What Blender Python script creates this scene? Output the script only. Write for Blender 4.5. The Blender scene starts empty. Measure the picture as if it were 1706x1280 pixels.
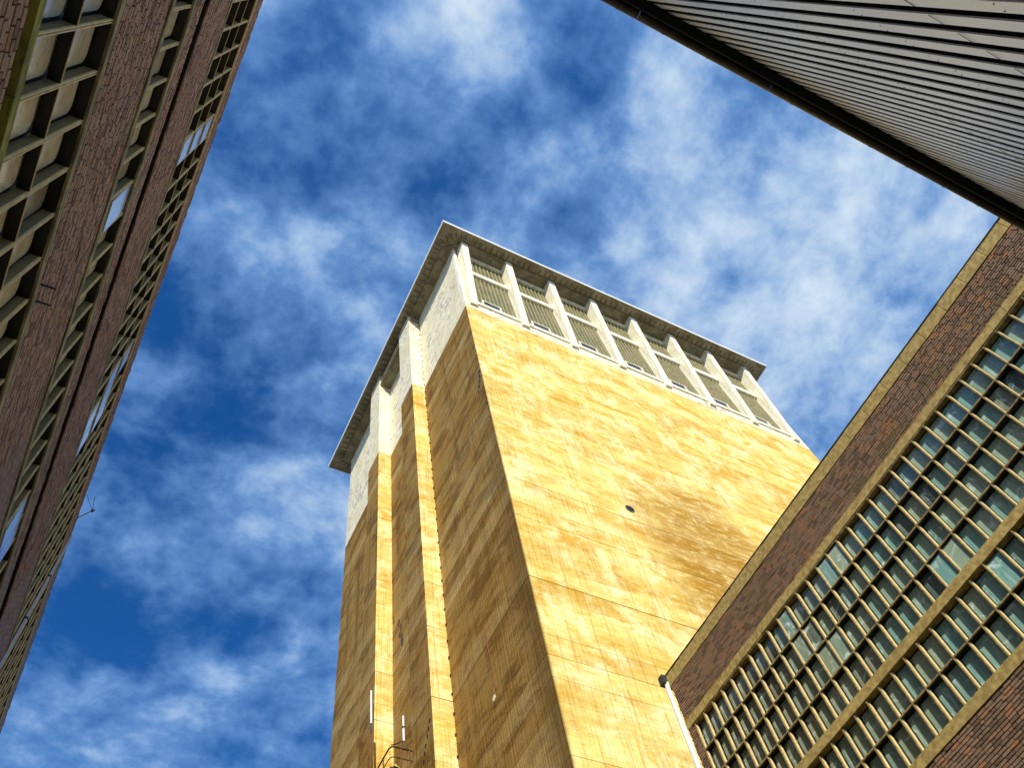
import bpy, bmesh, math, random
from mathutils import Matrix, Vector, noise
random.seed(7)
S = bpy.context.scene
COL = S.collection

# ------------------------------------------------------------------ camera, sky, sun
EYE = 1.6
RIGHT = Vector((0.88640823, -0.44428284, -0.12997388))
DOWN = Vector((0.35222461, 0.82952548, -0.43338817))
FWD = Vector((0.30036358, 0.33837884, 0.89178556))
FPX = 1430.83
cam_d = bpy.data.cameras.new('camera'); cam = bpy.data.objects.new('camera', cam_d); COL.objects.link(cam)
cam_d.sensor_width = 36.0; cam_d.lens = FPX / 1706 * 36; cam_d.clip_start = 0.05; cam_d.clip_end = 3000
cam.matrix_world = Matrix(((RIGHT.x, -DOWN.x, -FWD.x, 0), (RIGHT.y, -DOWN.y, -FWD.y, 0), (RIGHT.z, -DOWN.z, -FWD.z, EYE), (0, 0, 0, 1)))
S.camera = cam

def pix(P):
    """photo pixel of a world point (used only to rank pieces by size)"""
    d = Vector(P) - Vector((0, 0, EYE)); w = d.dot(FWD)
    if w < .05: return None
    return 853 + FPX * d.dot(RIGHT) / w, 640 + FPX * d.dot(DOWN) / w

SUN_AZ = math.radians(28)      # swung from -Y towards -X
SUN_EL = math.radians(33)
sdir = Vector((-math.sin(SUN_AZ) * math.cos(SUN_EL), -math.cos(SUN_AZ) * math.cos(SUN_EL), math.sin(SUN_EL)))
sun_d = bpy.data.lights.new('sun', 'SUN'); sun_d.energy = 4.1; sun_d.angle = math.radians(0.5); sun_d.color = (1.0, 0.95, 0.84)
sun = bpy.data.objects.new('sun', sun_d); COL.objects.link(sun)
sun.rotation_euler = sdir.to_track_quat('Z', 'Y').to_euler(); sun.location = (0, -20, 60)

S.view_settings.view_transform = 'Standard'; S.view_settings.look = 'None'
S.view_settings.exposure = 0.62; S.view_settings.gamma = 1.0; S.view_settings.use_curve_mapping = False

class NT:
    """small node-graph writer"""
    def __init__(s, tree): s.t = tree; s.n = tree.nodes; s.l = tree.links
    def put(s, sock, v):
        if v is None: return
        if isinstance(v, bpy.types.NodeSocket): s.l.new(v, sock)
        else:
            try: sock.default_value = v
            except Exception:
                sock.default_value = (*v, 1.0) if len(v) == 3 else v
    def node(s, typ, ins={}, out=0, **kw):
        n = s.n.new(typ)
        for k, v in kw.items(): setattr(n, k, v)
        for k, v in ins.items(): s.put(n.inputs[k], v)
        return n.outputs[out]
    def m(s, op, a, b=None, c=None, clamp=False):
        n = s.n.new('ShaderNodeMath'); n.operation = op; n.use_clamp = clamp
        s.put(n.inputs[0], a); s.put(n.inputs[1], b); s.put(n.inputs[2], c); return n.outputs[0]
    def vm(s, op, a, b=None, out=0, scale=None):
        n = s.n.new('ShaderNodeVectorMath'); n.operation = op
        s.put(n.inputs[0], a); s.put(n.inputs[1], b)
        if scale is not None: s.put(n.inputs['Scale'], scale)
        return n.outputs[out]
    def mix(s, f, a, b, mode='MIX'):
        n = s.n.new('ShaderNodeMix'); n.data_type = 'RGBA'; n.blend_type = mode; n.clamp_factor = True
        s.put(n.inputs[0], f); s.put(n.inputs[6], a); s.put(n.inputs[7], b); return n.outputs[2]
    def noise(s, vec, scale, detail=3, rough=.55, dist=0, w=None):
        n = s.n.new('ShaderNodeTexNoise'); n.inputs['Scale'].default_value = scale
        n.inputs['Detail'].default_value = detail; n.inputs['Roughness'].default_value = rough; n.inputs['Distortion'].default_value = dist
        s.l.new(vec, n.inputs['Vector']); return n.outputs[0]
    def ramp(s, f, lo, hi, a=0.0, b=1.0):
        n = s.n.new('ShaderNodeMapRange'); n.interpolation_type = 'SMOOTHSTEP'; n.clamp = True
        s.put(n.inputs[0], f)
        for i, v in zip((1, 2, 3, 4), (lo, hi, a, b)): s.put(n.inputs[i], v)
        return n.outputs[0]
    def sep(s, v):
        n = s.n.new('ShaderNodeSeparateXYZ'); s.l.new(v, n.inputs[0]); return n.outputs
    def comb(s, x=0.0, y=0.0, z=0.0):
        n = s.n.new('ShaderNodeCombineXYZ')
        for i, v in enumerate((x, y, z)): s.put(n.inputs[i], v)
        return n.outputs[0]

world = bpy.data.worlds.new('World'); S.world = world; world.use_nodes = True
wt = NT(world.node_tree); wt.n.clear()
sky = wt.n.new('ShaderNodeTexSky'); sky.sky_type = 'NISHITA'; sky.sun_disc = False
sky.sun_elevation = SUN_EL; sky.sun_rotation = math.pi + SUN_AZ; sky.air_density = 1.0; sky.dust_density = 0.2; sky.ozone_density = 2.0
gen = wt.node('ShaderNodeTexCoord')
dx, dy, dz = wt.sep(gen)[0:3]
dzc = wt.m('MAXIMUM', dz, 0.22)
uv = wt.comb(wt.m('DIVIDE', dx, dzc), wt.m('DIVIDE', dy, dzc), 0.0)
warp = wt.node('ShaderNodeTexNoise', {'Vector': uv, 'Scale': 4.2, 'Detail': 2.0, 'Roughness': .5}, out=1)
uvw = wt.vm('ADD', uv, wt.vm('SCALE', wt.vm('SUBTRACT', warp, (.5, .5, .5)), scale=.05))
n1 = wt.noise(uvw, 4.6, 12, .60)
n2 = wt.noise(wt.vm('ADD', uvw, (5.3, 2.1, 0.4)), 10.0, 10, .60)
dens = wt.m('ADD', wt.m('MULTIPLY', n1, .70), wt.m('MULTIPLY', n2, .34))
warps = wt.vm('ADD', uv, wt.vm('SCALE', wt.vm('SUBTRACT', warp, (.5, .5, .5)), scale=.13))
for (u, v, r, a) in ((-.064, .413, .085, -.19), (-.025, .541, .085, -.22), (-.03, .66, .07, -.20), (-.093, .18, .085, -.12),
                     (0, .207, .08, -.12), (.107, .156, .075, -.13), (.188, -.031, .06, -.22), (.296, .052, .05, -.17),
                     (-.018, .89, .11, -.20), (.10, .885, .11, -.16), (-.078, .969, .10, -.20), (.24, 1.12, .06, -.14),
                     (.09, .012, .066, .30), (.135, .012, .05, .20), (.10, -.03, .03, .12), (.075, .085, .05, .10), (.489, .098, .15, .20),
                     (.70, .07, .22, .20), (.334, -.011, .09, .08), (.2, .645, .12, .13), (.083, .76, .08, .12),
                     (.02, .33, .07, .10), (-.10, .07, .05, .18), (-.06, .30, .05, .12), (.60, .35, .3, .10), (-.01, .79, .05, .10), (.15, .98, .08, .12), (.60, .0, .12, .06), (-.02, 1.24, .16, .10), (.104, 1.06, .05, .16), (.42, 1.25, .15, .16), (.10, .38, .14, .07)):
    d = wt.vm('DISTANCE', warps, (u, v, 0.0), out=1)
    g = wt.m('EXPONENT', wt.m('MULTIPLY', wt.m('POWER', wt.m('DIVIDE', d, r), 2.0), -1.0))
    dens = wt.m('ADD', dens, wt.m('MULTIPLY', g, a * 1.02))
cover = wt.ramp(wt.m('ADD', dens, wt.m('MULTIPLY', wt.m('SUBTRACT', n2, .5), .75)), .20, .74)
thick = wt.ramp(wt.m('ADD', dens, wt.m('MULTIPLY', wt.m('SUBTRACT', n2, .5), .70)), .50, 1.12)
skyc = wt.node('ShaderNodeHueSaturation', {'Saturation': 1.22, 'Value': .98, 'Color': sky.outputs[0]})
blue = wt.mix(1.0, skyc, (.26, .74, 1.16, 1), 'MULTIPLY')
cloud = wt.mix(thick, (1.15, 2.5, 5.1, 1), (5.4, 6.4, 7.2, 1))
skymix = wt.mix(wt.m('MULTIPLY', cover, .93), blue, cloud)
bg = wt.n.new('ShaderNodeBackground'); wt.l.new(skymix, bg.inputs[0]); bg.inputs[1].default_value = 0.09
wo = wt.n.new('ShaderNodeOutputWorld'); wt.l.new(bg.outputs[0], wo.inputs[0])

# ------------------------------------------------------------------ materials
def material(name, fn):
    m = bpy.data.materials.new(name); m.use_nodes = True
    g = NT(m.node_tree); bs = g.n['Principled BSDF']
    oc = g.node('ShaderNodeTexCoord', out=3)
    fn(g, bs, oc); return m
def bump(g, bs, h, strength=.4, dist=.02):
    n = g.n.new('ShaderNodeBump'); n.inputs['Strength'].default_value = strength; n.inputs['Distance'].default_value = dist
    g.l.new(h, n.inputs['Height']); g.l.new(n.outputs[0], bs.inputs['Normal'])
def rnd(g): return g.node('ShaderNodeObjectInfo', out=5)

def gold(g, bs, oc):
    x, y, z = g.sep(oc)[0:3]
    h = g.m('ADD', x, y)
    r = rnd(g)
    streak = g.noise(g.comb(g.m('MULTIPLY', h, .30), g.m('MULTIPLY', y, .05), g.m('MULTIPLY', z, 1.0)), 1.0, 8, .70, .5)
    fine = g.noise(g.comb(g.m('MULTIPLY', h, 1.3), 0.0, g.m('MULTIPLY', z, 3.2)), 1.0, 7, .74)
    board = g.noise(g.comb(g.m('MULTIPLY', h, 8.5), 0.0, g.m('MULTIPLY', z, .22)), 1.0, 2, .6)
    blot = g.noise(oc, .16, 7, .66, .5)
    blot2 = g.noise(g.vm('ADD', oc, (30, 7, 2)), .55, 7, .72, .4)
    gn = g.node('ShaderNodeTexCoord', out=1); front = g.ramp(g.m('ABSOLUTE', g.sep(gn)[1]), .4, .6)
    c = g.mix(g.ramp(streak, .36, .60), (.60, .355, .050, 1), (.79, .59, .17, 1))
    c = g.mix(g.ramp(blot2, .44, .66, 0, .85), c, (.94, .84, .44, 1))
    c = g.mix(g.ramp(blot, .54, .70, 0, .75), c, (.50, .25, .018, 1))
    c = g.mix(g.ramp(fine, .52, .72, 0, .65), c, (.97, .90, .56, 1))
    c = g.mix(g.ramp(fine, .48, .30, 0, .60), c, (.46, .22, .018, 1))
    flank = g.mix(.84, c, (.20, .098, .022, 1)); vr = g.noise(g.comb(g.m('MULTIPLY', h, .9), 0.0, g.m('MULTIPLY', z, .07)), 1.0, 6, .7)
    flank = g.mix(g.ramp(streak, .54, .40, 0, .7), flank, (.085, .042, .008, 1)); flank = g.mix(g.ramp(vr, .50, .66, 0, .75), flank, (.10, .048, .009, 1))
    c = g.mix(front, flank, c)  # shade painted in: side faces take the darker flank colour
    # large weathered ochre patch on the street side
    dd = g.vm('DISTANCE', g.vm('ADD', g.vm('MULTIPLY', oc, (1, 0, .8)), g.vm('SCALE', g.node('ShaderNodeTexNoise', {'Vector': oc, 'Scale': .3, 'Detail': 6.0, 'Roughness': .65}, out=1), scale=9.0)), (26.8 + 4.5, 4.5, 34.0 * .8 + 4.5), out=1)
    patch = g.m('MULTIPLY', g.ramp(dd, 7.5, 3.0), g.ramp(fine, .62, .46, .45, 1.0))
    c = g.mix(g.m('MULTIPLY', patch, .9), c, (.33, .155, .012, 1))
    c = g.mix(g.ramp(board, .50, .34, 0, .42), c, (.38, .20, .03, 1))
    c = g.mix(g.m('MULTIPLY', g.m('ABSOLUTE', g.m('SUBTRACT', r, .5)), .35), c, g.mix(g.ramp(r, .4, .6), (.30, .15, .025, 1), (.80, .62, .27, 1)))
    # run-off stains spreading down from the painted band and dark grime on the corner arris
    run = g.noise(g.comb(g.m('MULTIPLY', h, 1.6), 0.0, g.m('MULTIPLY', z, .12)), 1.0, 5, .65)
    c = g.mix(g.m('MULTIPLY', g.ramp(run, .56, .70), g.ramp(z, 46.0, 58.0, 0.0, .35)), c, (.30, .135, .02, 1))
    edge = g.m('MULTIPLY', g.ramp(g.m('ADD', y, g.m('MULTIPLY', blot2, 1.2)), 20.6, 18.4), g.m('MULTIPLY', g.ramp(x, 13.95, 13.87), g.ramp(z, 60.0, 20.0, .35, 1.0)))
    c = g.mix(g.m('MULTIPLY', edge, .75), c, (.12, .07, .02, 1))
    g.l.new(c, bs.inputs['Base Color']); bs.inputs['Roughness'].default_value = .92; bs.inputs['Specular IOR Level'].default_value = .1
    hgt = g.m('ADD', g.m('MULTIPLY', board, 1.0), g.m('MULTIPLY', fine, .9))
    bump(g, bs, hgt, .7, .06)
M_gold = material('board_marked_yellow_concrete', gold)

def white(g, bs, oc):
    x, y, z = g.sep(oc)[0:3]; h = g.m('ADD', x, y)
    v = g.noise(g.comb(g.m('MULTIPLY', h, 1.4), 0.0, g.m('MULTIPLY', z, .22)), 1.0, 6, .68)
    f = g.noise(oc, 2.2, 7, .7); b = g.noise(oc, .35, 4, .6)
    board = g.noise(g.comb(g.m('MULTIPLY', h, 6.0), 0.0, g.m('MULTIPLY', z, 1.0)), 1.0, 4, .7)
    c = g.mix(g.ramp(b, .35, .7), (.76, .66, .42, 1), (.93, .85, .63, 1))
    c = g.mix(g.m('MULTIPLY', g.ramp(v, .50, .72), g.ramp(f, .40, .66)), c, (.30, .26, .15, 1))
    c = g.mix(g.ramp(f, .50, .66, 0, .6), c, (.40, .34, .20, 1)); c = g.mix(g.m('MULTIPLY', g.ramp(b, .5, .62), g.ramp(f, .42, .55, .0, .7)), c, (.34, .30, .23, 1))
    c = g.mix(g.ramp(board, .45, .3, 0, .35), c, (.38, .35, .24, 1))
    g.l.new(c, bs.inputs['Base Color']); bs.inputs['Roughness'].default_value = .8
    bump(g, bs, g.m('ADD', board, f), .6, .06)
M_white = material('weathered_white_paint', white)

def finm(g, bs, oc):
    x, y, z = g.sep(oc)[0:3]
    f = g.noise(oc, 2.6, 7, .72); v = g.noise(g.comb(g.m('MULTIPLY', x, 2.0), g.m('MULTIPLY', y, 2.5), g.m('MULTIPLY', z, .35)), 1.0, 5, .65)
    c = g.mix(g.ramp(v, .35, .65), (.74, .67, .44, 1), (.95, .91, .76, 1))
    c = g.mix(g.ramp(f, .56, .72, 0, .6), c, (.27, .23, .13, 1))
    g.l.new(c, bs.inputs['Base Color']); bs.inputs['Roughness'].default_value = .75; bump(g, bs, f, .35, .03)
M_fin = material('painted_concrete_fin', finm)

def soffit(g, bs, oc):
    f = g.noise(oc, 1.1, 7, .66, .6); b = g.noise(oc, 4.5, 5, .7)
    c = g.mix(g.ramp(f, .38, .66), (.20, .165, .095, 1), (.36, .31, .195, 1))
    c = g.mix(g.ramp(b, .55, .8, 0, .5), c, (.07, .05, .03, 1))
    g.l.new(c, bs.inputs['Base Color']); bs.inputs['Roughness'].default_value = .9; bump(g, bs, b, .3, .02)
M_soffit = material('grimy_grey_soffit_concrete', soffit)

def plain(name, col, rough=.7, metal=0.0, vary=.35, scale=3.0, bmp=.25, col2=None, stretch=(1, 1, 1)):
    def fn(g, bs, oc):
        v = g.vm('MULTIPLY', oc, stretch)
        f = g.noise(v, scale, 6, .65); f2 = g.noise(v, scale * 5, 4, .6)
        a = (*col, 1); d = (*col2, 1) if col2 else tuple(k * (1 - vary) for k in col) + (1,)
        c = g.mix(g.ramp(f, .35, .68), d, a); c = g.mix(g.ramp(f2, .55, .8, 0, .35), c, tuple(k * .55 for k in d[:3]) + (1,))
        r = rnd(g); c = g.mix(g.m('MULTIPLY', r, .14), c, tuple(k * .6 for k in col) + (1,))
        g.l.new(c, bs.inputs['Base Color']); bs.inputs['Roughness'].default_value = rough; bs.inputs['Metallic'].default_value = metal
        bump(g, bs, f2, bmp, .01)
    return material(name, fn)

def glassblock(g, bs, oc):
    f = g.noise(oc, .8, 5, .6); f2 = g.noise(oc, 6.0, 3, .6)
    x, y, z = g.sep(oc)[0:3]
    c = g.mix(g.ramp(f, .35, .65), (.17, .165, .06, 1), (.30, .26, .11, 1)); c = g.mix(g.ramp(f2, .5, .75, 0, .5), c, (.16, .16, .07, 1))
    c = g.mix(g.ramp(f, .62, .75, 0, .7), c, (.42, .25, .06, 1))
    g.l.new(c, bs.inputs['Base Color']); bs.inputs['Roughness'].default_value = .32
M_block = material('olive_glass_block', glassblock)
M_mortar_pale = plain('pale_block_joint', (.44, .39, .22), .9)
M_blockjoint = plain('dark_block_joint', (.17, .15, .07), .9)
M_darkglass = plain('dark_tower_window_glass', (.05, .065, .085), .12, vary=.3, bmp=.02)
M_yellow = plain('yellowed_concrete', (.46, .33, .10), .85, vary=.4, scale=7, bmp=1.0, col2=(.25, .165, .04))
M_mull = plain('cream_mullion_paint', (.70, .54, .22), .6, vary=.25, scale=5, bmp=.2)
M_mull_dark = plain('dull_yellow_shaded_bar', (.36, .26, .085), .7, vary=.5, scale=8, col2=(.14, .10, .04))  # darker than the mullions, shade of the bar undersides put into the colour
M_olive = plain('mossy_concrete_ledge', (.50, .40, .18), .9, vary=.5, scale=4, bmp=.6, col2=(.15, .13, .05), stretch=(1, .3, 1))
M_moss = plain('green_mossy_sill', (.46, .42, .06), .9, vary=.5, scale=5, bmp=.7, col2=(.13, .13, .02), stretch=(1, .3, 1))
M_finl = plain('olive_cream_frame_paint', (.96, .72, .30), .6, vary=.3, scale=5)
M_finside = plain('khaki_frame_side', (.30, .22, .075), .7, vary=.3, scale=4)
M_black = plain('black_frame_paint_and_shade', (.012, .012, .011), .5, vary=.3)
M_mortar = plain('dark_mortar', (.022, .017, .013), .95, vary=.3, scale=9)
M_mortar_r = plain('sooty_mortar', (.030, .022, .016), .95, vary=.3, scale=9)
M_whitepipe = plain('white_pipe_paint', (.82, .80, .72), .5, vary=.15)
M_tin = plain('galvanised_edge', (.85, .85, .8), .4, .1, vary=.1)
M_darkmetal = plain('dark_roof_edge', (.03, .03, .03), .6)
M_brownmetal = plain('brown_gutter_metal', (.10, .085, .065), .34, .3, vary=.4, scale=6)
M_greenmetal_shade = plain('dark_green_sheet_and_gap_shade', (.004, .009, .008), .7, .0, vary=.3)  # near-black, also carries the painted shade between the cladding ribs
M_rust = plain('rusty_steel', (.28, .10, .03), .8, .3, vary=.6, scale=12)
M_rail = plain('dark_rail_steel', (.06, .045, .035), .6, .5, vary=.5, scale=10)
M_fibre = plain('white_fibreglass', (.80, .79, .74), .4, vary=.08)
M_roof = plain('bitumen_roof', (.04, .04, .04), .9)
M_sash = plain('open_sash_sky_reflection', (.97, .97, .97), .18, .6, vary=.03, bmp=.02)  # white stands for bright sky reflected in the sash, put into the colour
M_bounce_ground = plain('pale_bounce_ground', (.32, .29, .24), .95, vary=.3, scale=2)  # unseen ground made pale to bounce light onto the shaded walls
M_paving = plain('concrete_paving', (.22, .21, .19), .9, vary=.3, scale=2)

def rib(g, bs, oc):
    x, y, z = g.sep(oc)[0:3]
    f = g.noise(g.comb(g.m('MULTIPLY', x, 1.5), 0.0, g.m('MULTIPLY', z, .8)), 1.2, 6, .65, .5)
    s = g.noise(g.comb(g.m('MULTIPLY', x, 20.0), 0.0, g.m('MULTIPLY', z, 1.0)), 1.0, 4, .7)
    sp = g.noise(oc, 26.0, 2, .5)
    c = g.mix(g.ramp(f, .3, .7), (.86, .90, .80, 1), (.97, .99, .95, 1))
    c = g.mix(g.ramp(s, .56, .74, 0, .25), c, (.42, .40, .30, 1)); c = g.mix(g.ramp(sp, .70, .76, 0, .8), c, (.05, .05, .045, 1))
    g.l.new(c, bs.inputs['Base Color']); bs.inputs['Roughness'].default_value = .30; bs.inputs['Metallic'].default_value = .08; bs.inputs['Specular IOR Level'].default_value = .9
    bump(g, bs, f, .15, .02)
M_rib = material('pale_coated_steel_rib', rib)

def brickmat(name, a, b, c3, moss, mossamt):
    def fn(g, bs, oc):
        at = g.node('ShaderNodeAttribute', out=2, attribute_name='tone')
        t = g.m('FRACT', g.m('ADD', at, g.m('MULTIPLY', rnd(g), 1.0)))
        n = g.noise(oc, 22.0, 4, .65); big = g.noise(oc, .8, 5, .65)
        c = g.mix(g.ramp(t, .05, .6), (*a, 1), (*b, 1)); c = g.mix(g.ramp(t, .80, .95, 0, .9), c, (*c3, 1))
        c = g.mix(g.ramp(n, .45, .8, 0, .6), c, tuple(k * .4 for k in a) + (1,))
        c = g.mix(g.ramp(big, .52, .70, 0, mossamt), c, (*moss, 1))
        g.l.new(c, bs.inputs['Base Color']); bs.inputs['Roughness'].default_value = .85; bs.inputs['Specular IOR Level'].default_value = .2
        bump(g, bs, n, .5, .008)
    return material(name, fn)
M_brick_l = brickmat('mauve_brown_brick', (.26, .15, .09), (.50, .31, .19), (.46, .20, .10), (.28, .18, .08), .5)
M_brick_r = brickmat('sooty_dark_brick', (.13, .080, .048), (.235, .148, .090), (.33, .15, .065), (.15, .11, .045), .75)

def wallbrick(name, a, mort, bw=.25, bh=.088):
    def fn(g, bs, oc):
        x, y, z = g.sep(oc)[0:3]
        v = g.comb(y, z, 0.0)
        n = g.n.new('ShaderNodeTexBrick'); g.l.new(v, n.inputs['Vector'])
        n.inputs['Color1'].default_value = (*a, 1); n.inputs['Color2'].default_value = tuple(k * .55 for k in a) + (1,); n.inputs['Mortar'].default_value = (*mort, 1)
        n.inputs['Scale'].default_value = 1.0; n.inputs['Mortar Size'].default_value = .012; n.inputs['Brick Width'].default_value = bw; n.inputs['Row Height'].default_value = bh
        c = g.mix(g.ramp(g.noise(oc, 2.0, 5, .7), .4, .7, 0, .5), n.outputs[0], tuple(k * .5 for k in a) + (1,))
        g.l.new(c, bs.inputs['Base Color']); bs.inputs['Roughness'].default_value = .9
        bump(g, bs, g.m('SUBTRACT', 1.0, n.outputs[1]), .7, .012)
    return material(name, fn)
M_wallbrick_l = wallbrick('far_mauve_brickwork', (.46, .29, .17), (.03, .022, .018), .30, .167)
M_wallbrick_r = wallbrick('far_sooty_brickwork', (.19, .11, .065), (.025, .018, .014))

def pane_r(g, bs, oc):
    x, y, z = g.sep(oc)[0:3]; r = rnd(g)
    s = g.noise(g.vm('ADD', g.comb(g.m('MULTIPLY', y, 16.0), 0.0, g.m('MULTIPLY', z, 1.3)), g.comb(g.m('MULTIPLY', r, 40.0))), 1.0, 5, .62, .8)
    b = g.noise(g.vm('ADD', oc, g.comb(g.m('MULTIPLY', r, 20.0))), 2.6, 5, .6, 1.2)
    base = g.mix(g.m('FRACT', g.m('MULTIPLY', r, 7.3)), (.15, .33, .30, 1), (.31, .38, .25, 1)); base = g.mix(g.ramp(r, .30, .0, 0, .85), base, (.03, .05, .055, 1))
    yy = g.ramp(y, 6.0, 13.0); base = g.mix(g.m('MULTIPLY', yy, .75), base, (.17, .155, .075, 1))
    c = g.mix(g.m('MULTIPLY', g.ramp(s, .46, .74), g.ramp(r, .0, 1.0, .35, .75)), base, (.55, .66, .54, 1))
    c = g.mix(g.ramp(b, .54, .70, 0, .75), c, (.62, .76, .70, 1))
    g.l.new(c, bs.inputs['Base Color']); g.l.new(g.ramp(s, .4, .8, .05, .22), bs.inputs['Roughness']); bs.inputs['Specular IOR Level'].default_value = .75
M_pane_r = material('streaky_limewashed_glass', pane_r)

def pane_l(g, bs, oc):
    x, y, z = g.sep(oc)[0:3]; r = rnd(g)
    s = g.noise(g.vm('ADD', g.comb(g.m('MULTIPLY', y, 3.0), 0.0, g.m('MULTIPLY', z, 16.0)), g.comb(g.m('MULTIPLY', r, 30.0))), 1.0, 4, .6)
    b = g.noise(g.vm('ADD', oc, g.comb(g.m('MULTIPLY', r, 9.0))), 1.6, 5, .6, .6)
    c = g.mix(g.ramp(b, .3, .7), (.74, .56, .27, 1), (.98, .80, .44, 1)); c = g.mix(g.ramp(s, .45, .75, 0, .5), c, (.98, .86, .56, 1))  # cream reflection in the glass painted as pane colour
    c = g.mix(g.ramp(g.m('FRACT', g.m('MULTIPLY', r, 5.7)), .30, .0, 0, .85), c, (.16, .13, .08, 1)); c = g.mix(g.ramp(g.noise(oc, 5.0, 5, .7), .56, .66, 0, .5), c, (.30, .24, .13, 1))
    c = g.mix(g.ramp(y, 3.9, 2.2, 0, .6), c, (.50, .55, .55, 1))
    g.l.new(c, bs.inputs['Base Color']); bs.inputs['Roughness'].default_value = .14; bs.inputs['Specular IOR Level'].default_value = .9
M_pane_l = material('cream_reflection_glass', pane_l)

# ------------------------------------------------------------------ mesh helpers
def rz(a): return Matrix.Rotation(a, 4, 'Z')
class Root:
    """a thing: Empty at its base; site coordinates are measured from the eye level of the photograph"""
    def __init__(s, name, label, cat, base, yaw=0.0, group=None):
        s.base = Vector(base); s.o = bpy.data.objects.new(name, None); COL.objects.link(s.o)
        s.o.empty_display_size = .5
        s.o.rotation_euler = (0, 0, yaw); w = rz(yaw) @ s.base
        s.o.location = (w.x, w.y, w.z + EYE); s.yaw = yaw
        s.o['label'] = label; s.o['category'] = cat
        if group: s.o['group'] = group
    def world(s, P): w = rz(s.yaw) @ Vector(P); return Vector((w.x, w.y, w.z + EYE))
class MB:
    def __init__(s): s.v = []; s.f = []; s.tone = []; s.mi = []
    def poly(s, vs, fs, tone=0.0, mi=0):
        k = len(s.v); s.v += [tuple(p) for p in vs]; s.f += [tuple(i + k for i in f) for f in fs]; s.tone += [tone] * len(fs); s.mi += [mi] * len(fs)
    def box(s, x0, x1, y0, y1, z0, z1, tone=0.0, mi=0, j=None):
        vs = [(x, y, z) for z in (z0, z1) for y in (y0, y1) for x in (x0, x1)]
        if j: vs = [(x + random.uniform(-j, j), y + random.uniform(-j, j), z + random.uniform(-j, j)) for x, y, z in vs]
        s.poly(vs, [(0, 2, 3, 1), (4, 5, 7, 6), (0, 1, 5, 4), (2, 6, 7, 3), (0, 4, 6, 2), (1, 3, 7, 5)], tone, mi)
    def prism(s, pts, z0, z1, mi=0):
        n = len(pts); vs = [(x, y, z0) for x, y in pts] + [(x, y, z1) for x, y in pts]
        fs = [tuple(range(n - 1, -1, -1)), tuple(range(n, 2 * n))] + [(i, (i + 1) % n, n + (i + 1) % n, n + i) for i in range(n)]
        s.poly(vs, fs, 0, mi)
    def extrude_x(s, pts, x0, x1):      # pts in (y, z)
        n = len(pts); vs = [(x0, y, z) for y, z in pts] + [(x1, y, z) for y, z in pts]
        fs = [tuple(range(n - 1, -1, -1)), tuple(range(n, 2 * n))] + [(i, (i + 1) % n, n + (i + 1) % n, n + i) for i in range(n)]
        s.poly(vs, fs)
    def tube(s, path, r, seg=8, r2=None):
        path = [Vector(p) for p in path]; k0 = len(s.v); n = len(path)
        for i, p in enumerate(path):
            t = (path[min(i + 1, n - 1)] - path[max(i - 1, 0)]).normalized()
            a = t.cross(Vector((0, 0, 1)) if abs(t.z) < .9 else Vector((1, 0, 0))).normalized(); b = t.cross(a)
            rr = r if r2 is None else r + (r2 - r) * i / (n - 1)
            for q in range(seg):
                th = 2 * math.pi * q / seg; c = p + (a * math.cos(th) + b * math.sin(th)) * rr; s.v.append(tuple(c))
        for i in range(n - 1):
            for q in range(seg):
                A = k0 + i * seg + q; B = k0 + i * seg + (q + 1) % seg
                s.f.append((A, B, B + seg, A + seg)); s.tone.append(0); s.mi.append(0)
        s.f.append(tuple(k0 + q for q in range(seg - 1, -1, -1))); s.f.append(tuple(k0 + (n - 1) * seg + q for q in range(seg))); s.tone += [0, 0]; s.mi += [0, 0]
    def mesh(s, name, mats, shift=(0, 0, 0), smooth=False):
        me = bpy.data.meshes.new(name)
        sx, sy, sz = shift
        me.from_pydata([(x - sx, y - sy, z - sz) for x, y, z in s.v], [], s.f)
        for m in (mats if isinstance(mats, (list, tuple)) else [mats]): me.materials.append(m)
        if any(s.mi): me.polygons.foreach_set('material_index', s.mi)
        if any(s.tone):
            a = me.attributes.new('tone', 'FLOAT', 'FACE'); a.data.foreach_set('value', s.tone)
        me.update()
        bm = bmesh.new(); bm.from_mesh(me); bmesh.ops.recalc_face_normals(bm, faces=bm.faces); bm.to_mesh(me); bm.free()
        if smooth: me.polygons.foreach_set('use_smooth', [True] * len(me.polygons))
        return me
def part(root, name, mb, mats, parent=None, kind=None, label=None, bevel=0, smooth=False):
    """one mesh object under a thing, in the thing's own coordinates (object coordinates = site coordinates for the textures)"""
    me = mb.mesh(name, mats, smooth=smooth)
    o = bpy.data.objects.new(name, me); COL.objects.link(o); o.parent = parent or root.o
    if parent is None: o.location = -root.base
    if kind: o['kind'] = kind
    if label: o['label'] = label
    if bevel:
        b = o.modifiers.new('bevel', 'BEVEL'); b.width = bevel; b.segments = 1; b.limit_method = 'ANGLE'
    return o
def place(root, name, me, loc, parent=None, rot=None):
    o = bpy.data.objects.new(name, me); COL.objects.link(o); o.parent = parent or root.o
    o.location = Vector(loc) - (root.base if parent is None else Vector((0, 0, 0)))
    if rot: o.rotation_euler = rot
    return o
def box(*a, **k): m = MB(); m.box(*a, **k); return m

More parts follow.
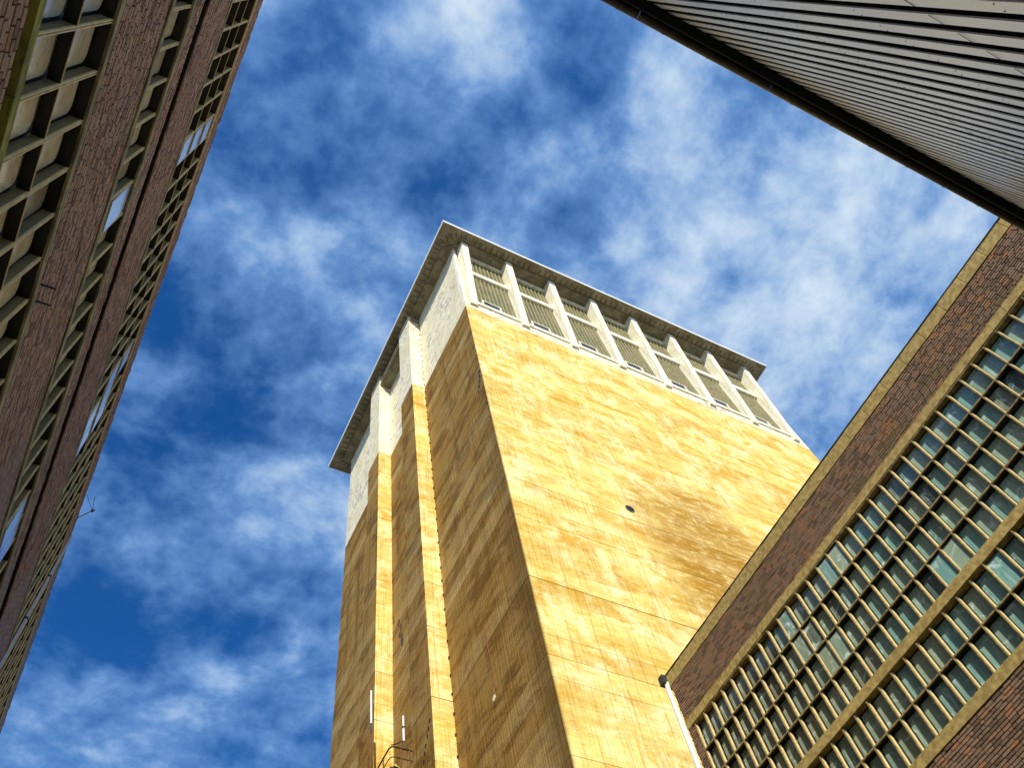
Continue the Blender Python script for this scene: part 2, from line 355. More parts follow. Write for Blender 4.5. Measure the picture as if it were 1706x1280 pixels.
# ------------------------------------------------------------------ brickwork laid brick by brick
def lay_bricks(root, xw, sgn, regions, mat, parent_for, nparts=300, L=.238, H=.062, joint=.018, proud=.03):
    """bricks on the plane x = xw, face towards sgn; the largest in view are parts, the others one joined part"""
    allb = []
    for (y0, y1, z0, z1, key) in regions:
        ch = H + joint; n = max(1, round((z1 - z0) / ch)); ch = (z1 - z0) / n
        for c in range(n):
            z = z0 + c * ch + joint / 2; y = y0 + (-L * .5 if c % 2 else 0) + random.choice((0, .06, -.06))
            while y < y1:
                l = L * random.choice((1, 1, 1, 1, .5, .97, 1.04)) if H < .1 else L * random.uniform(.75, 1.25)
                a = max(y, y0); b = min(y + l - joint, y1)
                if b - a > .03:
                    # a little waviness of the old courses
                    dz = .006 * noise.noise((a * .9, z * 2.0, 3.0))
                    allb.append((a, b, z + dz, z + ch - joint + dz, random.uniform(-.006, .007) + (.012 if random.random() < .03 else 0), key))
                y += l
    def size(b):
        p = pix(root.world((xw, b[0], b[2]))); q = pix(root.world((xw, b[1], b[3])))
        if not p or not q: return -1
        cx, cy = (p[0] + q[0]) / 2, (p[1] + q[1]) / 2
        if cx < 0 or cx > 1706 or cy < 0 or cy > 1280: return -1
        return math.hypot(p[0] - q[0], p[1] - q[1])
    allb.sort(key=size, reverse=True)
    for i, b in enumerate(allb[:nparts]):
        xa = xw - sgn * .05; xb = xw + sgn * (b[4] + .012)
        mb = MB(); mb.box(min(xa, xb), max(xa, xb), b[0], b[1], b[2], b[3], j=.003)
        part(root, 'brick', mb, mat, parent=None, bevel=0)
    mbs = {}
    for b in allb[nparts:]:
        xa = xw - sgn * .05; xb = xw + sgn * (b[4] + .012)
        mbs.setdefault(0, MB()).box(min(xa, xb), max(xa, xb), b[0], b[1], b[2], b[3], tone=random.random(), j=.003)
    for k, mb in mbs.items(): part(root, 'brickwork', mb, mat, kind='stuff')

# ------------------------------------------------------------------ ground
def structure(name, mb, mat):
    o = bpy.data.objects.new(name, mb.mesh(name, mat)); COL.objects.link(o); o['kind'] = 'structure'; return o
g = MB(); g.poly([(-1500, -1500, 0), (1500, -1500, 0), (1500, 1500, 0), (-1500, 1500, 0)], [(0, 1, 2, 3)])
structure('unseen_bounce_ground', g, M_bounce_ground)
g = MB(); g.box(-3.98, -2.3, -2, 60, .002, .12); structure('pavement', g, M_paving)

# ------------------------------------------------------------------ concrete tower
X0, X1, YF, YB = 13.85, 46.1, 18.0, 41.25
XP, YA, YB1, YC, YD = 12.82, 25.33, 27.42, 31.8, 33.86
ZP, ZL, ZE = 59.0, 60.30, 73.1
tw = Root('concrete_tower', 'tall ochre concrete tower with a white painted top storey under a thin overhanging flat roof', 'tower', (30, 30, -EYE))
def plan(off=0.0, yfront=YF, bumps=True, notch=None):
    p = [(X0 - off, yfront - off), (X1 + off, yfront - off), (X1 + off, YB + off), (X0 - off, YB + off)]
    if bumps: p += [(X0 - off, YD + off), (XP - off, YD + off), (XP - off, YC - off)]
    if bumps and notch: p += [(notch, YC - off), (notch, YB1 + off)]
    elif bumps: p += [(X0 - off, YC - off), (X0 - off, YB1 + off)]
    if bumps: p += [(XP - off, YB1 + off), (XP - off, YA - off), (X0 - off, YA - off)]
    return p
m = MB(); m.prism(plan(-.045), -EYE, ZL - .05); part(tw, 'core', m, M_soffit)
m = MB(); m.prism(plan(-.045, yfront=18.42, notch=15.2), ZL - .04, ZE - .05); part(tw, 'upper_core', m, M_soffit)
z = ZP; LIFT = 1.1175
k = 0
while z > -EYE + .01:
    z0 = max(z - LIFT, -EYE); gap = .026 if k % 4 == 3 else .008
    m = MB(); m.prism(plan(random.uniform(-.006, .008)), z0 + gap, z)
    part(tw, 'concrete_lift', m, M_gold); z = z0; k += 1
m = MB(); m.prism(plan(.004), ZP + .012, ZL); part(tw, 'painted_lift', m, M_white)
z = ZL; k = 0
while z < ZE - .02:
    z1 = min(z + LIFT * 1.0, ZE - .003)
    nt = 15.15 if z > 70.6 else None
    if z < 71.0 < z1: z1 = 71.0
    m = MB(); m.prism(plan(random.uniform(-.003, .004), yfront=18.36, notch=15.15 if z >= 70.99 else None), z + .008, z1)
    part(tw, 'painted_lift', m, M_white); z = z1; k += 1
# corner piers of the glazed storey
for xa, xb in ((X0 - .003, 14.08), (45.42, X1 + .003)):
    part(tw, 'corner_pier', box(xa, xb, YF - .006, 18.35, ZL + .004, ZE - .004), M_fin)
# fins
FW, FP = .60, 4.345
fx = [14.27 + FP * i for i in range(8)]
m = MB(); m.extrude_x([(18.34, 59.72), (17.80, 59.72), (17.78, 60.0), (17.07, ZE - .003), (18.34, ZE - .003)], 0, FW)
fin_me = m.mesh('fin', M_fin)
for x in fx:
    o = place(tw, 'fin', fin_me, (x, 0, 0))
# bays
block_w = .353
for i in range(7):
    xa, xb = fx[i] + FW, fx[i + 1]
    zb0, zb1, zc0, zc1 = 60.75, 67.72, 68.55, 72.25
    pale = MB(); pale.box(xa - .05, xb + .05, 18.20, 18.35, 60.4, 72.5)
    pn = part(tw, 'glazing_grid', pale, M_blockjoint)
    bl = MB(); nc = 10; w = (xb - xa) / nc
    wx0, wx1, wz0, wz1 = xa + .83, xa + 2.28, 61.18, 62.28
    for z0, z1 in ((zb0, zb1), (zc0, zc1)):
        nr = int(round((z1 - z0) / .205)); hh = (z1 - z0) / nr
        for c in range(nc):
            for r_ in range(nr):
                a, b = xa + c * w + .045, xa + (c + 1) * w - .045; p, q = z0 + r_ * hh + .018, z0 + (r_ + 1) * hh - .018
                if b > wx0 - .1 and a < wx1 + .1 and q > wz0 - .1 and p < wz1 + .1: continue
                cx, cz = (a + b) / 2, (p + q) / 2
                bl.poly([(a, 18.202, p), (b, 18.202, p), (b, 18.202, q), (a, 18.202, q), (a + .05, 18.165, p + .03), (b - .05, 18.165, p + .03), (b - .05, 18.165, q - .03), (a + .05, 18.165, q - .03)],
                        [(4, 5, 6, 7), (0, 1, 5, 4), (1, 2, 6, 5), (2, 3, 7, 6), (3, 0, 4, 7)])
        for c in range(1, nc):
            pass
    part(tw, 'glass_blocks', bl, M_block, kind='stuff')
    for c in range(1, nc):
        xx = xa + c * w
        for z0, z1 in ((zb0, zb1), (zc0, zc1)):
            lo = z0
            if wx0 - .1 < xx < wx1 + .1 and z0 < wz0: lo = wz1 + .1
            part(tw, 'glazing_rib', box(xx - .022, xx + .022, 18.10, 18.21, lo, z1), M_mortar_pale)
    fr = MB(); fr.box(wx0 - .1, wx0, 18.10, 18.25, wz0 - .1, wz1 + .1); fr.box(wx1, wx1 + .1, 18.10, 18.25, wz0 - .1, wz1 + .1)
    fr.box(wx0, wx1, 18.101, 18.25, wz1, wz1 + .1); fr.box(wx0, wx1, 18.101, 18.25, wz0 - .1, wz0)
    wn = part(tw, 'window', fr, M_fin)
    part(tw, 'window_glass', box(wx0, wx1, 18.17, 18.19, wz0, wz1), M_darkglass if i != 6 else M_pane_r, parent=wn)
    part(tw, 'window_bar', box(wx0, wx1, 18.14, 18.168, (wz0 + wz1) / 2 - .02, (wz0 + wz1) / 2 + .02), M_darkmetal, parent=wn)
    part(tw, 'bay_bar', box(xa - .01, xb + .01, 17.93, 18.24, 67.78, 68.5), M_fin)
    part(tw, 'bay_bar', box(xa - .01, xb + .01, 17.95, 18.24, 72.28, 72.8), M_fin)
    part(tw, 'sill', box(xa - .01, xb + .01, 17.88, 18.3, 60.31, 60.74), M_fin)
# roof slab
EX0, EX1, EY0, EY1 = 12.06, 47.15, 16.07, 42.8
sl = part(tw, 'roof_slab', box(EX0 + .06, EX1 - .06, EY0 + .06, EY1 - .06, ZE, ZE + .34), M_soffit)
fa = MB(); fa.box(EX0, EX1, EY0, EY0 + .058, ZE - .03, ZE + .38); fa.box(EX0, EX1, EY1 - .058, EY1, ZE - .03, ZE + .38)
fa.box(EX0, EX0 + .058, EY0 + .058, EY1 - .058, ZE - .031, ZE + .379); fa.box(EX1 - .058, EX1, EY0 + .058, EY1 - .058, ZE - .031, ZE + .379)
part(tw, 'fascia', fa, M_tin)
part(tw, 'penthouse', box(24, 38, 24, 36, ZE + .34, ZE + 3.2), M_white)
# joints of the soffit: a long line and short cross ribs, fanning out at the corners
JZ0, JZ1 = ZE - .035, ZE - .001
for a in ((14.4, 45.2, 16.985, 17.02),):
    x = 15.7
    part(tw, 'soffit_joint', box(14.4, 45.0, 16.985, 17.02, JZ0, JZ1), M_darkmetal)
part(tw, 'soffit_joint', box(12.92, 12.955, 18.3, 41.2, JZ0, JZ1), M_darkmetal)
jm = MB(); jm.box(-.02, .02, -.26, .26, 0, .034); jme = jm.mesh('soffit_joint', M_darkmetal)
x = 15.42
while x < 44.6:
    if random.random() > .05: place(tw, 'soffit_joint', jme, (x, 16.725, JZ0))
    x += .54
y = 18.9
while y < 40.8:
    place(tw, 'soffit_joint', jme, (12.62, y, JZ0), rot=(0, 0, math.pi / 2)); y += .56
def fan(cx, cy, a0, a1, n, r0, r1):
    for i in range(n):
        a = a0 + (a1 - a0) * i / (n - 1); rm = (r0 + r1) / 2
        place(tw, 'soffit_joint', jme, (cx + rm * math.cos(a), cy + rm * math.sin(a), JZ0), rot=(0, 0, a - math.pi / 2))
fan(14.55, 18.45, math.radians(176), math.radians(268), 8, 1.6, 2.3)
fan(44.9, 18.2, math.radians(272), math.radians(358), 7, 1.3, 1.9)
fan(14.3, 40.6, math.radians(182), math.radians(96), 7, 1.2, 1.8)
m = MB(); m.tube([(12.93, 18.25, ZE - .018), (14.42, 16.99, ZE - .018)], .018, 4); part(tw, 'soffit_joint', m, M_darkmetal)
# balcony between the pilasters, with a rail
part(tw, 'balcony_slab', box(XP + .03, 15.2, YB1 + .01, YC - .01, 70.98, 71.2), M_soffit)
rl = MB(); rl.tube([(XP + .08, YB1, 71.95), (XP + .08, YC, 71.95)], .03, 6); part(tw, 'balcony_rail', rl, M_whitepipe)
rl = MB(); rl.tube([(XP + .08, YB1, 71.55), (XP + .08, YC, 71.55)], .02, 6); part(tw, 'balcony_rail', rl, M_rust)
for t in (.22, .5, .78):
    yy = YB1 + (YC - YB1) * t; rp = MB(); rp.tube([(XP + .08, yy, 71.2), (XP + .08, yy, 71.98)], .03, 6); part(tw, 'rail_post', rp, M_rust)
part(tw, 'vent_louvre', box(XP + .25, X0 - .05, YA - .12, YA - .01, 72.1, 72.9), M_soffit)
# row of tie holes beside the first pilaster, round hole in the street side, rusty spall and crack
tie = MB(); tie.tube([(0, 0, 0), (-.05, -.03, 0)], .045, 6); tie_me = tie.mesh('tie_bolt', M_darkmetal)
z = 8.0
while z < 72:
    place(tw, 'tie_bolt', tie_me, (X0 - .01, YA - .05, z)); z += 1.1175
m = MB(); m.tube([(21.36, 17.975, 36.6), (21.36, 18.3, 36.6)], .26, 16); part(tw, 'drain_hole', m, M_black)
m = MB(); m.tube([(21.36, 17.955, 36.6), (21.36, 17.99, 36.6)], .29, 16); part(tw, 'drain_collar', m, M_soffit)
m = MB(); m.tube([(21.36, 17.94, 36.6), (21.36, 17.954, 36.6)], .25, 16); part(tw, 'drain_opening', m, M_black)
def spall(name, pts, r, mat, x=X0 - .012):
    s_ = MB()
    for (y, z) in pts:
        n = 7; vs = [(x - .006 * random.random(), y + r * random.uniform(.5, 1.1) * math.cos(2 * math.pi * q / n), z + 1.9 * r * random.uniform(.5, 1.1) * math.sin(2 * math.pi * q / n)) for q in range(n)]
        vb = [(x + .06, p[1], p[2]) for p in vs]
        s_.poly(vs + vb, [tuple(range(n))] + [(q, (q + 1) % n, n + (q + 1) % n, n + q) for q in range(n)])
    return part(tw, name, s_, mat)
spall('spalled_hole', [(30.6, 38.2), (30.75, 37.7), (30.5, 37.2), (30.9, 38.8), (30.45, 36.7)], .17, M_black)
spall('spalled_hole', [(31.55, 39.6), (31.6, 40.0)], .12, M_black)
spall('spalled_edge', [(18.25, 47.3), (18.35, 46.8), (18.2, 47.9), (18.5, 46.4), (18.7, 46.0)], .12, M_black)
spall('spalled_edge', [(18.08, 44.2), (18.1, 43.4), (18.06, 42.7), (18.2, 44.9), (18.12, 41.8)], .07, M_black)
spall('spalled_edge', [(25.6 + .16 * i + random.uniform(-.05, .05), 26.6 - .3 * i) for i in range(6)], .07, M_black, x=XP - .012)
m = MB(); m.tube([(X0 - .02, 21.86, 28.9), (X0 - .02, 21.83, 27.6), (X0 - .02, 21.72, 26.2), (X0 - .02, 21.68, 25.0)], .035, 4); part(tw, 'rust_streak', m, M_rust)
m = MB(); m.tube([(X0 - .01, 21.95, 24.8), (X0 + .03, 21.95, 24.8)], .14, 10); part(tw, 'repair_patch', m, M_white)

# ------------------------------------------------------------------ inspection platform and whip antennas on the tower's flank
pf = Root('access_platform', 'small steel platform with rusty bent handrail on the side of the ochre tower', 'platform', (12.9, 29.8, 25.8))
part(pf, 'deck', box(11.95, 13.83, 27.75, 31.9, 25.72, 25.8), M_rail)
m = MB(); m.tube([(11.98, 32.0, 26.9), (11.98, 28.0, 26.92), (12.03, 27.85, 26.92), (12.12, 27.8, 26.92), (13.8, 27.8, 26.9)], .035, 8); part(pf, 'top_rail', m, M_rail)
m = MB(); m.tube([(11.98, 32.0, 26.38), (11.98, 28.0, 26.38), (12.03, 27.85, 26.38), (12.12, 27.8, 26.38), (13.8, 27.8, 26.38)], .022, 8); part(pf, 'mid_rail', m, M_rail)
for (px_, py_) in ((11.98, 28.6), (11.98, 30.2), (11.98, 31.8), (12.45, 27.8), (12.86, 27.8)):
    m = MB(); m.tube([(px_, py_, 25.8), (px_, py_, 26.9)], .03, 6); part(pf, 'post', m, M_rust)
m = MB()
for i in range(14):
    a = random.uniform(0, 6.28); r_ = random.uniform(0, .35); cx, cy = 12.25 + r_ * math.cos(a) * .5, 28.1 + r_ * math.sin(a)
    m.poly([(cx - .12, cy - .1, 25.82), (cx + .12, cy - .1, 25.82), (cx + .1, cy + .1, 25.84), (cx - .1, cy + .1, 25.83), (cx + random.uniform(-.05, .05), cy, 26.0 + random.uniform(0, .15))], [(0, 1, 4), (1, 2, 4), (2, 3, 4), (3, 0, 4), (3, 2, 1, 0)])
part(pf, 'moss', m, M_moss)
an = Root('whip_antenna', 'taller of two white whip antennas, on a long rusty pole beside the platform', 'antenna', (11.9, 29.86, 25.7), group='whip antennas by the steel platform')
m = MB(); m.tube([(11.9, 29.86, 25.7), (11.9, 29.88, 29.4)], .04, 8); part(an, 'pole', m, M_rust)
m = MB(); m.tube([(11.9, 29.88, 29.4), (11.9, 29.88, 29.95)], .055, 8); part(an, 'clamp', m, M_rail)
m = MB(); m.tube([(11.9, 29.88, 29.95), (11.9, 29.98, 32.1)], .05, 10, .042); part(an, 'whip', m, M_fibre)
an = Root('whip_antenna', 'shorter of two white whip antennas, on the corner of the platform rail', 'antenna', (12.6, 27.8, 26.9), group='whip antennas by the steel platform')
m = MB(); m.tube([(12.6, 27.8, 26.9), (12.6, 27.8, 27.35)], .05, 8); part(an, 'pole', m, M_rail)
m = MB(); m.tube([(12.6, 27.8, 27.35), (12.6, 27.8, 28.05)], .05, 8); part(an, 'whip_base', m, M_fibre)
m = MB(); m.tube([(12.6, 27.8, 28.05), (12.6, 27.8, 28.15)], .07, 8); part(an, 'clamp', m, M_rail)
m = MB(); m.tube([(12.6, 27.8, 28.15), (12.6, 27.8, 28.75)], .045, 8, .04); part(an, 'whip', m, M_fibre)
m = MB(); m.tube([(12.6, 27.85, 27.42), (12.4, 28.1, 27.4), (12.25, 28.35, 27.5)], .025, 6); part(an, 'bracket_arm', m, M_rail)

# ------------------------------------------------------------------ brick hall with the window grid (right)
YR = 0.01556738
hall = Root('brick_window_hall', 'dark brick hall with a large grid of small green panes and yellow mullions', 'building', (23, 6, -EYE), YR)
XW = 17.0; HY0, HY1 = -4.0, 15.35
part(hall, 'body', box(17.42, 30, HY0, HY1, -EYE, 20.3), M_roof)
wr = MB(); wr.box(17.02, 17.419, HY0, HY1, 18.8, 20.335); wr.box(17.02, 17.419, HY0, HY1, -EYE, 12.085)
wr.box(17.02, 17.419, 15.03, HY1, 12.09, 18.79)
part(hall, 'wall', wr, M_mortar_r)
lay_bricks(hall, XW, -1, L=.245, H=.064, joint=.024, regions=[(-4, HY1, 18.82, 20.33, 'p'), (1.5, 11.5, 9.6, 12.07, 'l'), (15.04, HY1, 12.1, 18.49, 'e')], mat=M_brick_r, parent_for=None)
fb = MB(); fb.box(17.0, 17.018, HY0, 1.49, -EYE, 12.07); fb.box(17.0, 17.018, 1.5, 11.5, -EYE, 9.59); fb.box(17.0, 17.018, 11.51, HY1, -EYE, 12.07)
part(hall, 'lower_brickwork', fb, M_wallbrick_r)
# coping and bands, stone by stone
y = HY1 + .12
while y > HY0:
    l = random.uniform(.85, .95) if y < 11.5 else random.uniform(.3, .5)
    part(hall, 'coping_stone', box(16.965 + random.uniform(-.006, .006), 17.5, max(y - l + .012, HY0), y, 20.34, 20.83 + random.uniform(-.005, .005)), M_yellow); y -= l
part(hall, 'roof_edge', box(16.945, 17.6, HY0, HY1 + .14, 20.845, 20.87), M_darkmetal)
y = HY1
while y > HY0:
    l = .26 if y > 11.3 else 1.6
    part(hall, 'lintel_stone', box(16.965 + random.uniform(-.008, .008), 17.42, max(y - l + (.03 if l < 1 else .008), HY0), y, 18.50, 18.80), M_yellow if l < 1 else M_yellow); y -= l
y = 15.03
while y > HY0:
    l = 1.99; 
    part(hall, 'ledge_stone', box(16.955 + random.uniform(-.008, .008), 17.42, max(y - l + .008, HY0), y, 14.36, 14.64), M_yellow)
    part(hall, 'ledge_stone', box(16.955 + random.uniform(-.008, .008), 17.42, max(y - l + .008, HY0), y, 12.09, 12.38), M_yellow); y -= l
part(hall, 'glass_backing', box(17.172, 17.41, HY0, 15.02, 12.386, 18.45), M_black)
part(hall, 'lintel_bar', box(16.985, 17.16, HY0, 15.03, 18.455, 18.498), M_mull_dark)
PY = .4985; Y0 = 15.0
rows = [(14.66, 15.56), (15.60, 16.52), (16.56, 17.46), (17.50, 18.44), (12.40, 13.34), (13.38, 14.34)]
for zc in (15.58, 16.54, 17.48, 13.36):
    gb = part(hall, 'glazing_bar', box(16.985, 17.03, HY0, 15.0, zc - .02, zc + .02), M_mull_dark)
    part(hall, 'steel_frame', box(17.031, 17.155, HY0, 15.0, zc - .022, zc + .018), M_black, parent=gb)  # black rest of the bar, underside shade put into its colour
for zr0, zr1 in ((14.645, 18.45), (12.385, 14.355)):
    k = 0
    while Y0 - k * PY > -3.6:
        y = Y0 - k * PY
        nb = MB(); nb.box(16.975, 17.019, y - .014, y + .014, zr0, zr1); mu = None
        mb = MB()
        # rounded flank: a five-sided bar, nose towards the street
        pts = [(17.02, y - .024), (17.04, y - .032), (17.085, y - .034), (17.085, y + .034), (17.04, y + .032), (17.02, y + .024)]
        mb.prism(pts, zr0 + .001, zr1 - .001)
        mu = part(hall, 'mullion', mb, M_mull)
        part(hall, 'mullion_nose', nb, M_mull_dark, parent=mu)
        part(hall, 'steel_frame', box(17.086, 17.158, y - .026, y + .026, zr0, zr1), M_black, parent=mu)
        k += 1
pm = MB(); pm.box(-.004, .004, -PY / 2 + .04, PY / 2 - .04, -.5, .5)
pane_cache = {}
light = {(9, 2), (9, 3), (10, 2), (11, 1), (10, 1), (18, 0), (19, 0), (20, 5), (14, 3), (13, 3)}
for ri, (z0, z1) in enumerate(rows):
    k = 0
    while Y0 - (k + 1) * PY > -3.7:
        yc = Y0 - (k + .5) * PY
        mb = MB(); h = (z1 - z0) / 2; w = PY / 2 - .038
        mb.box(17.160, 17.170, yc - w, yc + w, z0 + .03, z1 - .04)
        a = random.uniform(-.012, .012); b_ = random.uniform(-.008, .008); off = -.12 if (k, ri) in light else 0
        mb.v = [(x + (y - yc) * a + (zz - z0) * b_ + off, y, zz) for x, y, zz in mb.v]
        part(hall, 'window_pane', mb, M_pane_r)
        k += 1
# white downpipe at the far corner
m = MB(); m.tube([(16.93, 15.46, -EYE), (16.93, 15.46, 20.25), (16.95, 15.44, 20.55)], .085, 12); dp = part(hall, 'downpipe', m, M_whitepipe, smooth=False)
for zz in (6.2, 11.2, 16.4):
    m = MB(); m.tube([(16.93, 15.46, zz), (16.93, 15.46, zz + .12)], .105, 12); part(hall, 'pipe_collar', m, M_whitepipe, parent=dp)
part(hall, 'hopper', box(16.78, 17.05, 15.37, 15.60, 20.5, 20.84), M_darkmetal)

# ------------------------------------------------------------------ tall brick block (left)
YL = 0.00457883
lb = Root('tall_brick_block', 'tall brown brick block on the left with three window strips between concrete ledges', 'building', (-9, 22, -EYE), YL)
LX = -4.0; LY0, LY1 = -2.0, 66.0
part(lb, 'body', box(-15, -4.27, LY0, LY1, -EYE, 39.45), M_black)
zones = [(-EYE, 13.08), (17.98, 21.80), (25.02, 26.08), (26.9, 30.82), (37.27, 39.42)]
wz = MB()
for z0, z1 in zones: wz.box(-4.269, -4.02, LY0, LY1, z0, z1)
wz.box(-4.269, -4.15, LY0, LY1, 26.083, 26.897)
part(lb, 'wall', wz, M_mortar)
BR_END = 30.0
def zreg(z0, z1, ya, yb): return (ya, yb, z0 + .01, z1 - .01, 0)
lay_bricks(lb, LX, 1, L=.29, H=.115, joint=.030, regions=[zreg(10.6, 13.08, 1.2, 5.0), zreg(17.98, 21.80, 1.4, 14.5), zreg(25.02, 26.08, 2.2, 22), zreg(26.9, 30.82, 2.2, 26), zreg(37.27, 39.42, 2.6, BR_END)], mat=M_brick_l, parent_for=None)
fb = MB(); fb.box(-4.018, -4.004, LY0, 1.19, -EYE, 13.07); fb.box(-4.018, -4.004, 1.2, 5.0, -EYE, 10.59); fb.box(-4.018, -4.004, 5.01, LY1, -EYE, 13.07)
for (z0, z1), ya, yb in zip(zones[1:], (1.4, 2.2, 2.2, 2.6), (14.5, 22, 26, BR_END)):
    fb.box(-4.018, -4.004, LY0, ya - .01, z0, z1); fb.box(-4.018, -4.004, yb + .01, LY1, z0, z1)
part(lb, 'far_brickwork', fb, M_wallbrick_l)
# parapet: capped with uneven bricks
y = LY0
cap = MB()
while y < LY1:
    l = .24; cap.box(-4.25, -4.0 + random.uniform(0, .03), y, y + l - .012, 39.425, 39.50 + random.uniform(0, .03), tone=random.random()); y += l
part(lb, 'parapet_cap', cap, M_brick_l, kind='stuff')
part(lb, 'roof', box(-15, -4.3, LY0, LY1, 39.455, 39.50), M_roof)
def ledge(name, z0, z1, out, mat, gap=None):
    y = LY0
    while y < LY1:
        l = min(2.92, LY1 - y); m = MB()
        if gap:
            m.box(-4.26, LX + out, y, y + l - .012, z0, gap - .02); m.box(-4.26, LX + out - .03, y, y + l - .012, gap + .03, z1); m.box(-4.26, LX - .02, y, y + l - .012, gap - .021, gap + .031)
        else: m.box(-4.26, LX + out, y, y + l - .012, z0, z1)
        part(lb, name, m, mat); y += l
ledge('sill_ledge', 13.30, 13.66, .06, M_moss, 13.46)
ledge('lintel_ledge', 17.52, 17.92, .05, M_olive, 17.74)
ledge('sill_ledge', 21.84, 22.28, .05, M_olive, 22.16)
ledge('lintel_ledge', 24.50, 24.98, .05, M_olive, 24.66)
ledge('sill_ledge', 30.86, 31.14, .03, M_olive)
ledge('lintel_ledge', 37.10, 37.24, .05, M_finl)
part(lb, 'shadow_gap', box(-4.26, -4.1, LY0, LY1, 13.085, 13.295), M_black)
DP = .23
def rrect(y0, y1, z0, z1, r, n=5):
    pts = []
    for cy, cz, a0 in ((y1 - r, z0 + r, -90), (y1 - r, z1 - r, 0), (y0 + r, z1 - r, 90), (y0 + r, z0 + r, 180)):
        for i in range(n + 1):
            a = math.radians(a0 + 90 * i / n); pts.append((cy + r * math.cos(a), cz + r * math.sin(a)))
    return pts
def strip(ys, cells, frontz, yend, openset, rad, pw=.972):
    """fins and panes of one window strip; cells = list of (z0,z1)"""
    n = 0; y = ys
    while y < yend:
        fbm = MB(); z0, z1 = frontz
        fbm.box(LX - .05, LX - .005, y - .036, y - .012, z0, z1); fbm.box(LX - .05, LX - .005, y + .012, y + .036, z0, z1)
        fs = MB(); fs.box(LX - DP, LX - .052, y - .028, y + .028, z0, z1)
        fr = part(lb, 'window_fin', fbm, M_finl); part(lb, 'fin_web', fs, M_finside, parent=fr)
        for ci, (c0, c1) in enumerate(cells):
            a, b = y + .047, y + pw - .047
            if (n, ci) in openset:
                m = MB(); m.box(LX - .05, LX - .02, a + .01, b - .01, c0 + .10, c1 - .03)
                tilt = .03
                m.v = [(x + (c1 - z) * tilt, yy, z) for x, yy, z in m.v]
                part(lb, 'open_sash', m, M_sash)
            if True:
                pts = rrect(a + .02, b - .06, c0 + .01, c1 - .10, rad)
                m = MB(); nn = len(pts)
                m.poly([(-4.225, yy, z) for yy, z in pts] + [(-4.262, yy, z) for yy, z in pts], [tuple(range(nn))] + [(q, (q + 1) % nn, nn + (q + 1) % nn, nn + q) for q in range(nn)])
                part(lb, 'window_pane', m, M_pane_l)
        y += pw; n += 1
    m = MB(); m.box(LX - DP - .03, LX - .006, ys - .2, yend, frontz[1] - .035, frontz[1]); part(lb, 'window_head_shade', m, M_black)  # black strip added as painted shade under the lintel
    for (c0, c1) in cells[:-1]:
        m = MB(); m.box(LX - DP, LX - .02, ys, yend, c1 - .002, c1 + .03); part(lb, 'window_shelf', m, M_black)  # shelf in black, shade of its underside put into the colour
        m = MB(); m.box(LX - .0195, LX - .003, ys, yend, c1 + .002, c1 + .026); part(lb, 'shelf_edge', m, M_finl)
strip(3.01 - .972 * 3, [(13.68, 15.50), (15.54, 17.50)], (13.665, 17.515), 18, set(), .20)
strip(3.03 - .972 * 2, [(22.30, 24.48)], (22.285, 24.495), 26, {(7, 0), (18, 0), (19, 0)}, .14)
strip(3.17 - .972 * 2, [(31.16, 33.08), (33.11, 35.05), (35.08, 37.08)], (31.145, 37.095), 60, {(7, 0), (7, 1), (7, 2), (18, 1), (18, 2), (19, 0), (19, 1), (20, 0), (20, 1)}, .14)
# steel pins on the lintel ledge
for yy in (8.62, 9.02):
    for dzz in (0, .16):
        m = MB(); m.tube([(-4.0, yy + dzz * .5, 17.95 + dzz), (-3.72, yy + dzz * .5, 17.98 + dzz)], .022, 6); part(lb, 'steel_pin', m, M_darkmetal)
# white vertical pipe and service line far along the block
m = MB(); m.box(-3.99, -3.88, 31.82, 31.94, 25.0, 39.3); dpp = part(lb, 'white_duct', m, M_whitepipe)
for zz in (33.0, 36.0):
    m = MB(); m.box(-4.0, -3.86, 31.80, 31.96, zz, zz + .1); part(lb, 'duct_clamp', m, M_rail, parent=dpp)
ra = Root('roof_antenna', 'thin wire antenna on a stay leaning out over the edge of the left roof', 'antenna', (-4.0, 30.9, 39.5), YL)
m = MB(); m.tube([(-4.1, 30.9, 39.5), (-3.55, 30.9, 40.6)], .03, 6); part(ra, 'arm', m, M_darkmetal)
m = MB(); m.tube([(-3.55, 30.9, 40.55), (-3.5, 30.9, 40.7)], .08, 8); part(ra, 'tip', m, M_darkmetal)
m = MB(); m.tube([(-3.55, 30.9, 40.6), (-3.95, 29.2, 39.5)], .014, 4); part(ra, 'stay_wire', m, M_darkmetal)
m = MB(); m.tube([(-3.55, 30.9, 40.6), (-3.65, 30.0, 40.6)], .014, 4); part(ra, 'cross_wire', m, M_darkmetal)

# ------------------------------------------------------------------ metal-clad shed (top right)
YM = -0.01609985
sh = Root('metal_clad_shed', 'shed wall of pale vertical steel ribs under a dark eave and brown gutter', 'building', (8, -6, -EYE), YM)
WY = -.955; SX0, SX1 = 1.0, 15.2; ZS = 10.42
part(sh, 'body', box(SX0, SX1, -12, WY - .08, -EYE, ZS), M_roof)
part(sh, 'backing_sheet', box(SX0 + .001, SX1 - .001, WY - .078, WY - .045, -EYE + .001, ZS - .002), M_greenmetal_shade)
PITCH = .1965
rm = MB(); rm.prism([(-.058, -.044), (.058, -.044), (.058, -.008), (.055, 0), (-.055, 0), (-.058, -.008)], -EYE, ZS - .01)
for q in (2, 3, 4, 7): rm.mi[q] = 1  # rib sides dark too, gap shade painted on
rib_me = rm.mesh('cladding_rib', [M_rib, M_greenmetal_shade])
x = 2.886 - PITCH * 9 + .03
while x < SX1 - .1:
    place(sh, 'cladding_rib', rib_me, (x + random.uniform(-.002, .002), WY + random.uniform(-.002, .002), 0)); x += PITCH
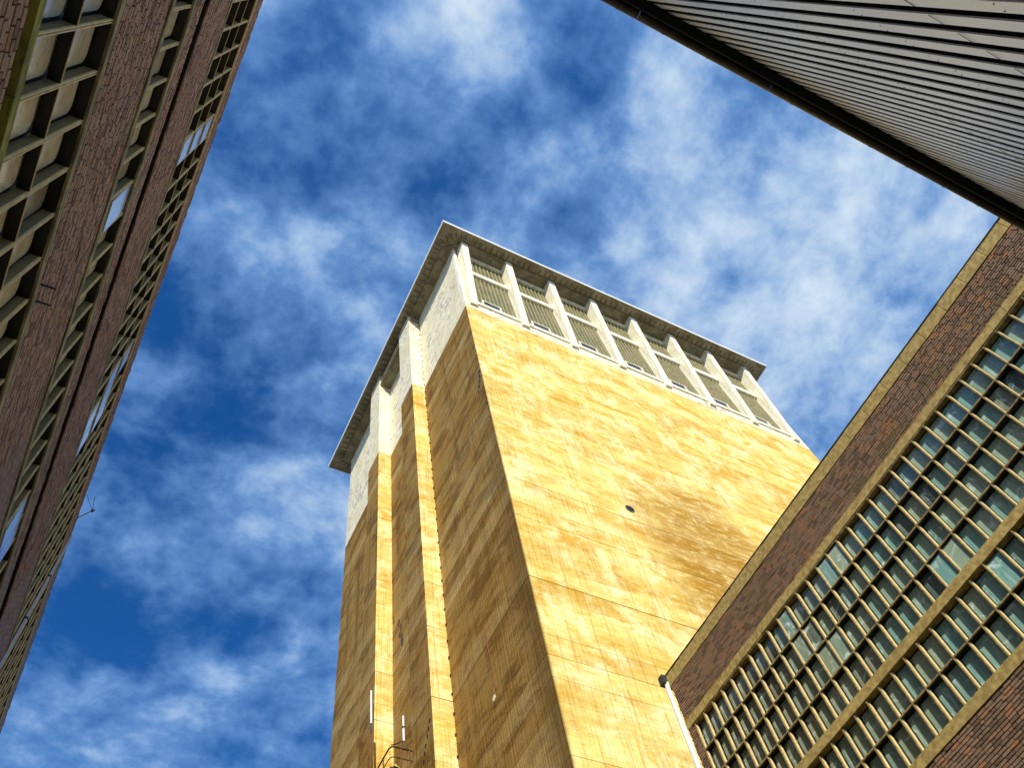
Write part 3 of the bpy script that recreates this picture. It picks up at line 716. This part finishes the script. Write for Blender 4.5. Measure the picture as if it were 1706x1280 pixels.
part(sh, 'eave_soffit', box(SX0 - .1, SX1 + .1, WY - .08, -.865, ZS + .002, ZS + .06), M_greenmetal_shade)
part(sh, 'fascia_board', box(SX0 - .1, SX1 + .1, -.864, -.84, ZS - .05, ZS + .17), M_greenmetal_shade)
part(sh, 'roof', box(SX0 - .1, SX1 + .1, -12.1, -.86, ZS + .07, ZS + .16), M_roof)
def gut(x0, x1, r, cy=-.79, cz=ZS + .13, th=.006):
    m = MB(); n = 10; out = [(cy + r * math.cos(math.pi + math.pi * i / n) * -1, cz + r * math.sin(math.pi + math.pi * i / n)) for i in range(n + 1)]
    inn = [(cy + (r - th) * math.cos(math.pi + math.pi * i / n) * -1, cz + (r - th) * math.sin(math.pi + math.pi * i / n)) for i in range(n + 1)]
    pts = out + inn[::-1]; nn = len(pts)
    vs = [(x0, y, z) for y, z in pts] + [(x1, y, z) for y, z in pts]
    fs = [(i, (i + 1) % nn, nn + (i + 1) % nn, nn + i) for i in range(nn)]
    for i in range(n): fs += [(i, i + 1, nn - 2 - i, nn - 1 - i), (nn + i, nn + i + 1, 2 * nn - 2 - i, 2 * nn - 1 - i)]
    m.poly(vs, fs); return m
x = SX0 - .1; xs = []
while x < SX1 + .1:
    e = min(x + 1.89, SX1 + .1)
    part(sh, 'gutter', gut(x, e - .004, .056 + random.uniform(-.0006, .0006)), M_brownmetal); xs.append(e); x = e
x = 2.53 - .63 * 2
while x < SX1:
    part(sh, 'gutter_bracket', gut(x - .012, x + .012, .0605, th=.004), M_brownmetal)
    part(sh, 'bracket_arm', box(x - .01, x + .01, -.864, -.735, ZS + .131, ZS + .137), M_darkmetal); x += .63
sc = MB()
x = 2.886 - PITCH * 9 + .03
while x < SX1 - .1:
    for zz in (2.1, 3.6, 5.1, 6.6, 8.1, 9.6):
        for sx in (-.032, .032):
            a = x + sx; b = zz + random.uniform(-.01, .01); sc.box(a - .0028, a + .0028, WY + .0025, WY + .006, b - .0028, b + .0028)
    x += PITCH
part(sh, 'sheet_screws', sc, M_darkmetal, kind='stuff')
lp = MB()
for (xa, xb, zz) in ((1.1, 4.3, 4.3), (4.3, 8.1, 6.9), (8.1, 15.0, 5.5)):
    x = 2.886 - PITCH * 9 + .03
    while x < SX1 - .1:
        if xa < x < xb: lp.box(x - .0555, x + .0555, WY + .0025, WY + .0045, zz, zz + .005)
        x += PITCH
part(sh, 'sheet_laps', lp, M_darkmetal, kind='stuff')
for xx in (3.9, 5.05, 6.1, 7.3, 3.3):
    for q in range(2):
        m = MB(); m.box(xx + q * .02, xx + q * .02 + .006, WY + .0005, WY + .003, 4.0 + xx * .4, 4.0 + xx * .4 + .004 )
